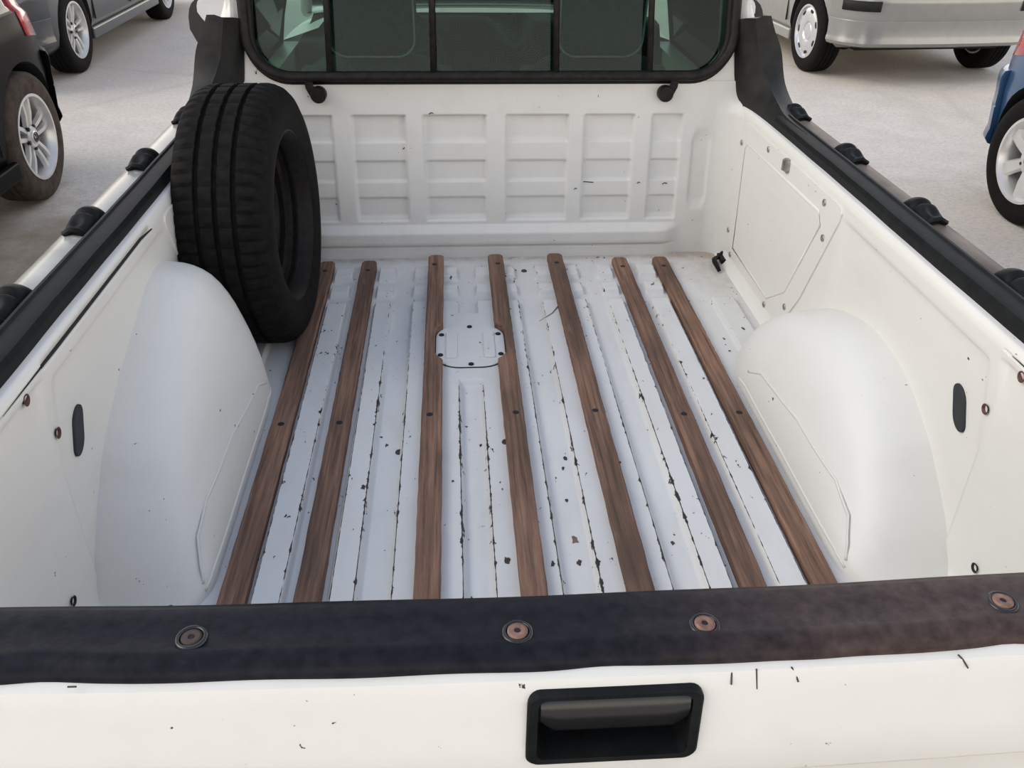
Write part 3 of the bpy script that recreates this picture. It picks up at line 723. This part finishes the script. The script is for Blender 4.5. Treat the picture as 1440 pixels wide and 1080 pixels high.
# ------------------------------------------------------------------ wheels
def tyre_prof(R, w, rr, grooves=()):
    h = w/2; p = [(-h*.78, rr), (-h*.95, rr+.012), (-h, rr+(R-rr)*.45), (-h*.97, rr+(R-rr)*.72), (-h*.86, R-.010), (-h*.74, R-.002)]
    q = [(-h*.74, R-.002)]
    for gx, gw in grooves: q += [(gx-gw, R), (gx-gw*.8, R-.008), (gx+gw*.8, R-.008), (gx+gw, R)]
    r = [(-a, b) for a, b in p][::-1]
    return p+q[1:]+r+[(h*.6, rr-.012), (-h*.6, rr-.012)]
def add_wheel(root, loc, side, R=.315, w=.195, style='twin', tm='rubber', rim='alloy', emblem=None, spin=.0):
    """outer face towards +x when side = 1; one tyre part with its rim as sub-parts"""
    rr = R*.635
    t = MB().lathe(tyre_prof(R, w, rr, ((-.035, .004), (0, .004), (.035, .004))), 56, 'x', True)
    ty = t.build('wheel_tyre', tm, root, True, 40); ty.location = loc
    s = side; h = w/2
    m = MB()
    m.lathe([(s*h*.72, rr+.004), (s*h*.98, rr+.010), (s*(h*.98), rr-.004), (s*h*.72, rr-.016), (s*h*.2, rr-.028), (-s*h*.7, rr-.02), (-s*h*.7, rr+.004)], 48, 'x', True)
    MB().lathe([(-s*.02, .0001), (-s*.02, rr-.024), (-s*h*.78, rr-.022), (-s*h*.78, .0001)], 32, 'x', False).build('brake_disc', 'liner', ty, True, 40)
    xf = s*h*.80
    def spoke(a, r0, r1, w0, w1, off0, off1, x0, x1, th=.02):
        V = []
        for r, wd, of, xx in ((r0, w0, off0, x0), ((r0+r1)/2, (w0+w1)/2, (off0+off1)/2, (x0+x1)/2+s*.006), (r1, w1, off1, x1)):
            for dx, k in ((0, -.7), (0, .7), (-s*th, 1), (-s*th, -1)):
                u, v = r, of+k*wd/2
                V.append((xx+dx, u*math.cos(a)-v*math.sin(a), u*math.sin(a)+v*math.cos(a)))
        F = [(0, 1, 2, 3), (8, 11, 10, 9)]
        for q in (0, 4):
            for i in range(4): F.append((q+i, q+(i+1) % 4, q+4+(i+1) % 4, q+4+i))
        m.add(V, F)
    if style == 'twin':
        for k in range(5):
            a = spin+2*PI*k/5
            for o in (-1, 1): spoke(a, .035, rr-.008, .026, .030, o*.017, o*.036, xf-s*.018, xf-s*.004)
        m.lathe([(xf-s*.045, .055), (xf-s*.012, .055), (xf-s*.004, .048), (xf-s*.004, .030)], 24, 'x', True)
    elif style == 'wide':
        for k in range(6):
            a = spin+2*PI*k/6
            spoke(a, .035, rr-.006, .058, .080, 0, 0, xf-s*.014, xf-s*.004)
        m.lathe([(xf-s*.045, .068), (xf-s*.010, .068), (xf-s*.004, .058), (xf-s*.004, .030)], 28, 'x', True)
    else:   # full wheel cover with slots
        m.lathe([(xf-s*.002, rr-.004), (xf+s*.004, rr-.022), (xf+s*.010, rr*.68), (xf+s*.006, rr*.40), (xf-s*.004, rr*.34), (xf+s*.002, rr*.30), (xf+s*.004, .0001)], 48, 'x', False)
    ro = m.build('rim', rim, ty, True, 35)
    if style == 'cover':
        for k in range(7):
            a = spin+2*PI*k/7
            pl = [(.80*rr*math.cos(a+d)*k2, .80*rr*math.sin(a+d)*k2) for d, k2 in ((-.17, 1), (-.14, 1.09), (.14, 1.09), (.17, 1), (.10, .93), (-.10, .93))]
            MB().prism(pl, xf-s*.002, xf+s*.0105).build('cover_slot', 'liner', ty, bevel=.004)
    else:
        MB().lathe([(xf-s*.012, .034), (xf, .032), (xf+s*.003, .026), (xf+s*.003, .0001)], 24, 'x', False).build('hub_cap', 'red' if emblem == 'disc' else rim, ty, True, 30)
        nb = 5
        for k in range(nb):
            a = spin+2*PI*(k+.5)/nb
            MB().lathe([(xf-s*.02, .0105), (xf-s*.006, .0105), (xf-s*.003, .008), (xf-s*.003, .0001)], 8, 'x', False, (0, .056*math.cos(a), .056*math.sin(a))).build('wheel_bolt', 'gloss', ty, True, 30)
        xe_ = xf+s*.0045
        if emblem:
            e = MB().tube([(xe_, .024*math.cos(2*PI*k/24), .024*math.sin(2*PI*k/24)) for k in range(24)], .0018, 6, True)
            if emblem == 'vw':
                for L_ in ([(-.010, .021), (0, .002), (.010, .021)], [(-.021, .010), (-.010, -.021), (0, -.003), (.010, -.021), (.021, .010)]):
                    e.tube([(xe_, a, b) for a, b in L_], .0018, 6)
            else:
                for q in (-.010, -.003, .004, .011): e.tube([(xe_, q, -.012), (xe_, q+.003, .012)], .0012, 6)
            e.build('wheel_emblem', 'gloss' if emblem == 'vw' else 'alloy', ty)
    return ty
for sgn in (-1, 1):
    for y in (-.925, 1.86):
        w_ = add_wheel(T, (sgn*.70, y, .29), sgn, .29, .175, 'cover', 'rubber', 'cover')

# ------------------------------------------------------------------ spare wheel standing in the bed
SW = empty('spare_wheel', (-.5495, -.408, Z0+.0))
SW.rotation_euler = (0, -.016, -.049)
tag(SW, 'black spare tyre standing upright in the front corner of the bed', 'wheel')
R, W = .283, .195
h = W/2; rr = .178
pf = [(-h*.72, rr), (-h*.92, rr+.010), (-h, rr+.045), (-h*.98, rr+.070), (-h*.90, R-.018), (-h*.80, R-.008), (-h*.66, R-.002)]
gr = []
for gx in (-.036, 0, .036): gr += [(gx-.0055, R), (gx-.0042, R-.009), (gx+.0042, R-.009), (gx+.0055, R)]
half = pf; full = half+[(-.055, R)]+gr+[(.055, R)]+[(-a, b) for a, b in half[::-1]]+[(h*.55, rr-.012), (-h*.55, rr-.012)]
P = []; NS = 264
for k in range(NS):
    t = 2*PI*k/NS; row = []
    for i, (a, r_) in enumerate(full):
        d = 0
        if abs(a) > .044 and r_ > R-.012 and k % 4 == 0: d = .006
        elif abs(a) < .044 and r_ > R-.004 and k % 6 == 0: d = .0035
        row.append((a, (r_-d)*math.cos(t), R-.001+(r_-d)*math.sin(t)))
    P.append(row)
MB().grid(P, True, True).build('tyre', 'rubber', SW, True, 32)
m = MB(); c = (0, 0, R-.001)
m.lathe([(h*.74, rr+.004), (h*.90, rr+.012), (h*.92, rr+.006), (h*.74, rr-.006), (h*.35, rr-.014), (h*.30, rr-.028), (-h*.6, rr-.02), (-h*.8, rr+.004), (-h*.2, rr-.004)], 56, 'x', True, c)
m.lathe([(h*.12, rr-.016), (h*.05, .13), (h*.30, .105), (h*.34, .075), (h*.10, .06), (h*.10, .030)], 56, 'x', False, c)
rm = m.build('steel_rim', 'bars', SW, True, 40)
for k in range(8):
    a = 2*PI*k/8
    MB().lathe([(h*.17, .012), (h*.21, .0115), (h*.21, .0001)], 12, 'x', False, (0, .118*math.cos(a), R+.118*math.sin(a))).build('vent_hole', 'dark', rm)

# stray twig on the bed floor
tw = MB().tube([(.150, -.335, Z0+.0155), (.125, -.385, Z0+.0158), (.090, -.425, Z0+.0150)], [.0011, .0009, .0006], 5).build('twig', 'twig', None)
tag(tw, 'thin dry twig lying on the bed floor beside a wooden slat', 'twig')

# ------------------------------------------------------------------ parked cars
def make_car(name, label, loc, rz, col, coat=.5, L=4.1, Wd=1.72, H=1.46, wb=2.55, rear=.72, style='twin', R=.315, tm='rubber', emblem=None, strip=False, spin=0, metal=.35, rough=.3, belt=.92, rimm='alloy', blip=True):
    """local frame: forward = +y, origin on the ground under the rear axle"""
    root = empty(name, loc, rz); tag(root, label, 'car', 'cars parked round the pickup')
    pm = simple(name+'_paint', col, rough, metal, .05, 12, coat=coat, spec=.5 if coat else .05)
    yr, yf = -rear, L-rear; hw = Wd/2
    wid_r = lambda d: hw*(.58+.42*(1-(1-min(1, max(0, d)/.62))**2.7)**(1/2.7))
    N = 64; Y = [yr+(yf-yr)*(.5-.5*math.cos(PI*i/N)) for i in range(N+1)]
    P = []
    for y in Y:
        t = (y-yr)/(yf-yr); e = min(1, min(y-yr, yf-y)/.55); rnd = (1-(1-max(0, e))**3.2)**(1/3.2) if e > 0 else 0
        wv = hw*(.74+.26*rnd) if y > 0 else wid_r(y-yr)
        zb = .20+.14*(1-sst(0, .45, y-yr))+.06*(1-sst(0, .5, yf-y))
        zs = belt-.16*sst(.58, 1, t)-.06*(1-sst(0, .12, t))-.10*sst(.9, 1, t)
        zr = zs+(H-zs)*sst(.02, .17, t)*(1-sst(.52, .76, t))
        if y-yr < .12 or yf-y < .12:
            q = min(y-yr, yf-y)/.12; q = math.sqrt(max(0, 1-(1-q)**2)); mid = .55
            zb = mid+(zb-mid)*(.70+.30*q); zs = mid+(zs-mid)*(.70+.30*q); zr = max(zs, mid+(zr-mid)*(.75+.25*q))
        gw = wv*.93
        half = [(0, zb), (wv*.55, zb), (wv*.88, zb+.005), (wv*.955, zb+.05), (wv*.985, zb+.14), (wv, (zb+zs)/2), (wv*.99, zs-.14), (wv*.965, zs-.03), (gw, zs)]
        k = (zr-zs)
        half += [(gw-.06*k/.5, zs+k*.35), (gw-.15*k/.5, zs+k*.75), (gw-.22*k/.5, zs+k*.93), ((gw-.3*k/.5)*.55, zs+k+.012), (0, zs+k+.02)]
        ring = [(x, y, z) for x, z in half]+[(-x, y, z) for x, z in half[-2:0:-1]]
        P.append(ring)
    nr = len(P[0]); mb_ = MB(); mb_.grid(P, cv=True); mb_.F += [tuple(range(nr)), tuple(N*nr+i for i in range(nr))]
    body = mb_.build('body', pm, None, True, 50)
    # extracted panels (windows, lamps), slightly proud of the shell
    me = body.data
    def extract(nm, cond, mat, off=.004):
        fs = [p for p in me.polygons if cond(p.center)]
        if not fs: return None
        vm = {}; V = []; F = []
        for p in fs:
            f = []
            for vi in p.vertices:
                if vi not in vm: vm[vi] = len(V); V.append(me.vertices[vi].co+me.vertices[vi].normal*off)
                f.append(vm[vi])
            F.append(tuple(f))
        o = mesh(nm, V, F, mat, root, True)
        s = o.modifiers.new('solid', 'SOLIDIFY'); s.thickness = off*1.5; s.offset = -1
        return o
    tY = lambda c: (c.y-yr)/(yf-yr)
    for sg in (-1, 1):
        for a, b in ((.10, .30), (.32, .50), (.52, .66)):
            extract('side_window', lambda c: c.x*sg > .3 and a < tY(c) < b and c.z > belt-.02 and abs(c.x) > hw*.55, MT['carglass'])
        extract('tail_lamp', lambda c: c.x*sg > hw*.60 and yr+.13 < c.y < yr+.42 and belt-.13 < c.z < belt+.06, MT['red'], .006)
        extract('head_lamp', lambda c: c.x*sg > hw*.45 and c.y > yf-.35 and .55 < c.z < .72, MT['clear'], .006)
    extract('rear_window', lambda c: abs(c.x) < hw*.72 and .02 < tY(c) < .12 and c.z > belt+.05, MT['carglass'])
    extract('windscreen', lambda c: abs(c.x) < hw*.72 and .54 < tY(c) < .74 and c.z > belt-.04, MT['carglass'])
    # wheel openings
    cut = MB()
    for yy in (0, wb):
        for sg in (-1, 1):
            cut.lathe([(sg*(hw-.26), R+.035), (sg*(hw+.2), R+.035)], 40, 'x', False, (0, yy, R+.01), cap=True)
    cu = cut.build('cutter', 'liner', None)
    body.data.materials.append(MT['liner'])
    bo = body.modifiers.new('cut', 'BOOLEAN'); bo.object = cu; bo.operation = 'DIFFERENCE'; bo.solver = 'EXACT'; bo.material_mode = 'TRANSFER'
    dg = bpy.context.evaluated_depsgraph_get(); nm_ = bpy.data.meshes.new_from_object(body.evaluated_get(dg))
    body.modifiers.clear(); body.data = nm_; body.parent = root
    bpy.data.objects.remove(cu)
    # bumpers wrapped round the ends
    for sg, y0, nm in ((-1, yr, 'rear_bumper'), (1, yf, 'front_bumper')):
        PR = [(.285, -.045), (.30, .004), (.325, .022), (.35, .018), (.375, .012), (.485, .020), (.49, .016), (.50, .020), (.555, .022), (.61, .028), (.64, .028), (.665, .018), (.68, -.03)]; wrap = max(.05, min(.36, rear-R-.045)) if sg < 0 else .36
        wid = wid_r if sg < 0 else (lambda d: hw*(.74+.26*(1-(1-min(1, max(0, d)/.55))**3.2)**(1/3.2)))
        path = [(wid(d), y0-sg*d) for d in [wrap*(1-k/14)**1.6 for k in range(14)]]
        path += [(wid(0)*(1-k/8), y0+sg*.02*(1-(1-k/8)**2)) for k in range(8)]
        path = path+[(0, y0+sg*.02)]+[(-x, y) for x, y in path[::-1]]
        nrm = []
        for k in range(len(path)):
            (xa, ya), (xb, yb) = path[max(0, k-1)], path[min(len(path)-1, k+1)]
            t = Vector((xb-xa, yb-ya)).normalized(); nrm.append((-t.y*-sg, t.x*-sg))
        P = [[(x+nx*(o+.004), y+ny*(o+.004), z) for z, o in PR] for (x, y), (nx, ny) in zip(path, nrm)]
        tuck = lambda k: [(path[k][0]-nrm[k][0]*.03, path[k][1]-nrm[k][1]*.03, z) for z, o in PR]
        P = [tuck(0)]+P+[tuck(-1)]
        m = MB(); m.grid(P); b_ = m.build(nm, pm, root, True, 30)
        s = b_.modifiers.new('solid', 'SOLIDIFY'); s.thickness = .012
        if strip and sg < 0:
            for i0, i1 in ((4, 13), (len(path)-14, len(path)-5)):
                Q = [[(path[i][0]+nrm[i][0]*o, path[i][1]+nrm[i][1]*o, z) for z, o in ((.556, .024), (.562, .038), (.628, .040), (.636, .026))] for i in range(i0, i1+1)]
                MB().grid(Q).build('bumper_strip', 'sail', b_, True)
    MB().prism(rrect(-.26, .26, .70, .82, .01, 2), yr-.012, yr+.02, 'y').build('plate_recess', 'sail', root)
    for sg in (-1, 1):
        MB().prism([(.30, .20), (wb-.36, .20), (wb-.36, .285), (.30, .285)], sg*(hw-.03), sg*(hw+.006)).build('sill', pm, root, bevel=.01)
        for yy in (.42, 1.36, 2.22):
            if yy < wb: MB().box((sg*(hw-.004), yy, .60), (.012, .007, .52)).build('door_gap', 'liner', root)
        for yy in (.55, 1.48): MB().box((sg*(hw+.008), yy, belt-.15), (.03, .16, .03)).build('door_handle', pm, root, bevel=.008)
        cushion('door_mirror', (sg*(hw+.09), wb-.62, belt+.06), (.20, .12, .14), pm, root)
        for yy in (0, wb):
            add_wheel(root, (sg*(hw-.105), yy, R), sg, R, .2, style, tm, rimm, emblem, spin)
    # rear number-plate lamp bar and underside
    MB().box((0, wb/2, .30), (Wd-.5, L-.7, .12)).build('underbody', 'liner', root)
    return root
CARS = [
    ('black_hatchback', 'black car with ten spoke alloy wheels and brownish dusty tyres', (-3.075, 2.31, 0), PI, dict(col=(.0035, .0035, .004), coat=0, style='twin', tm='dusty', emblem='vw', spin=.35, R=.318, rear=.58, metal=0)),
    ('grey_estate', 'dark grey car with silver twin spoke wheels parked behind the black one', (-3.93, 5.32, 0), 0, dict(col=(.055, .062, .070), style='twin', emblem='vw', spin=.1, R=.32, rear=.85, L=4.5, metal=.5)),
    ('silver_hatchback', 'silver car with plain bumper and slotted wheel covers seen from behind', (3.70, 5.38, 0), .07, dict(col=(.30, .30, .285), style='cover', strip=True, R=.315, rear=.62, rimm='cover', metal=.45)),
    ('blue_hatchback', 'blue car with broad spoked alloy wheel next to the silver car', (3.55, 1.84, 0), PI+.06, dict(col=(.035, .09, .19), style='wide', emblem='disc', spin=.5, R=.315, rear=.57, metal=.4)),
]
for nm, lb, loc, rz, kw in CARS: make_car(nm, lb, loc, rz, **kw)
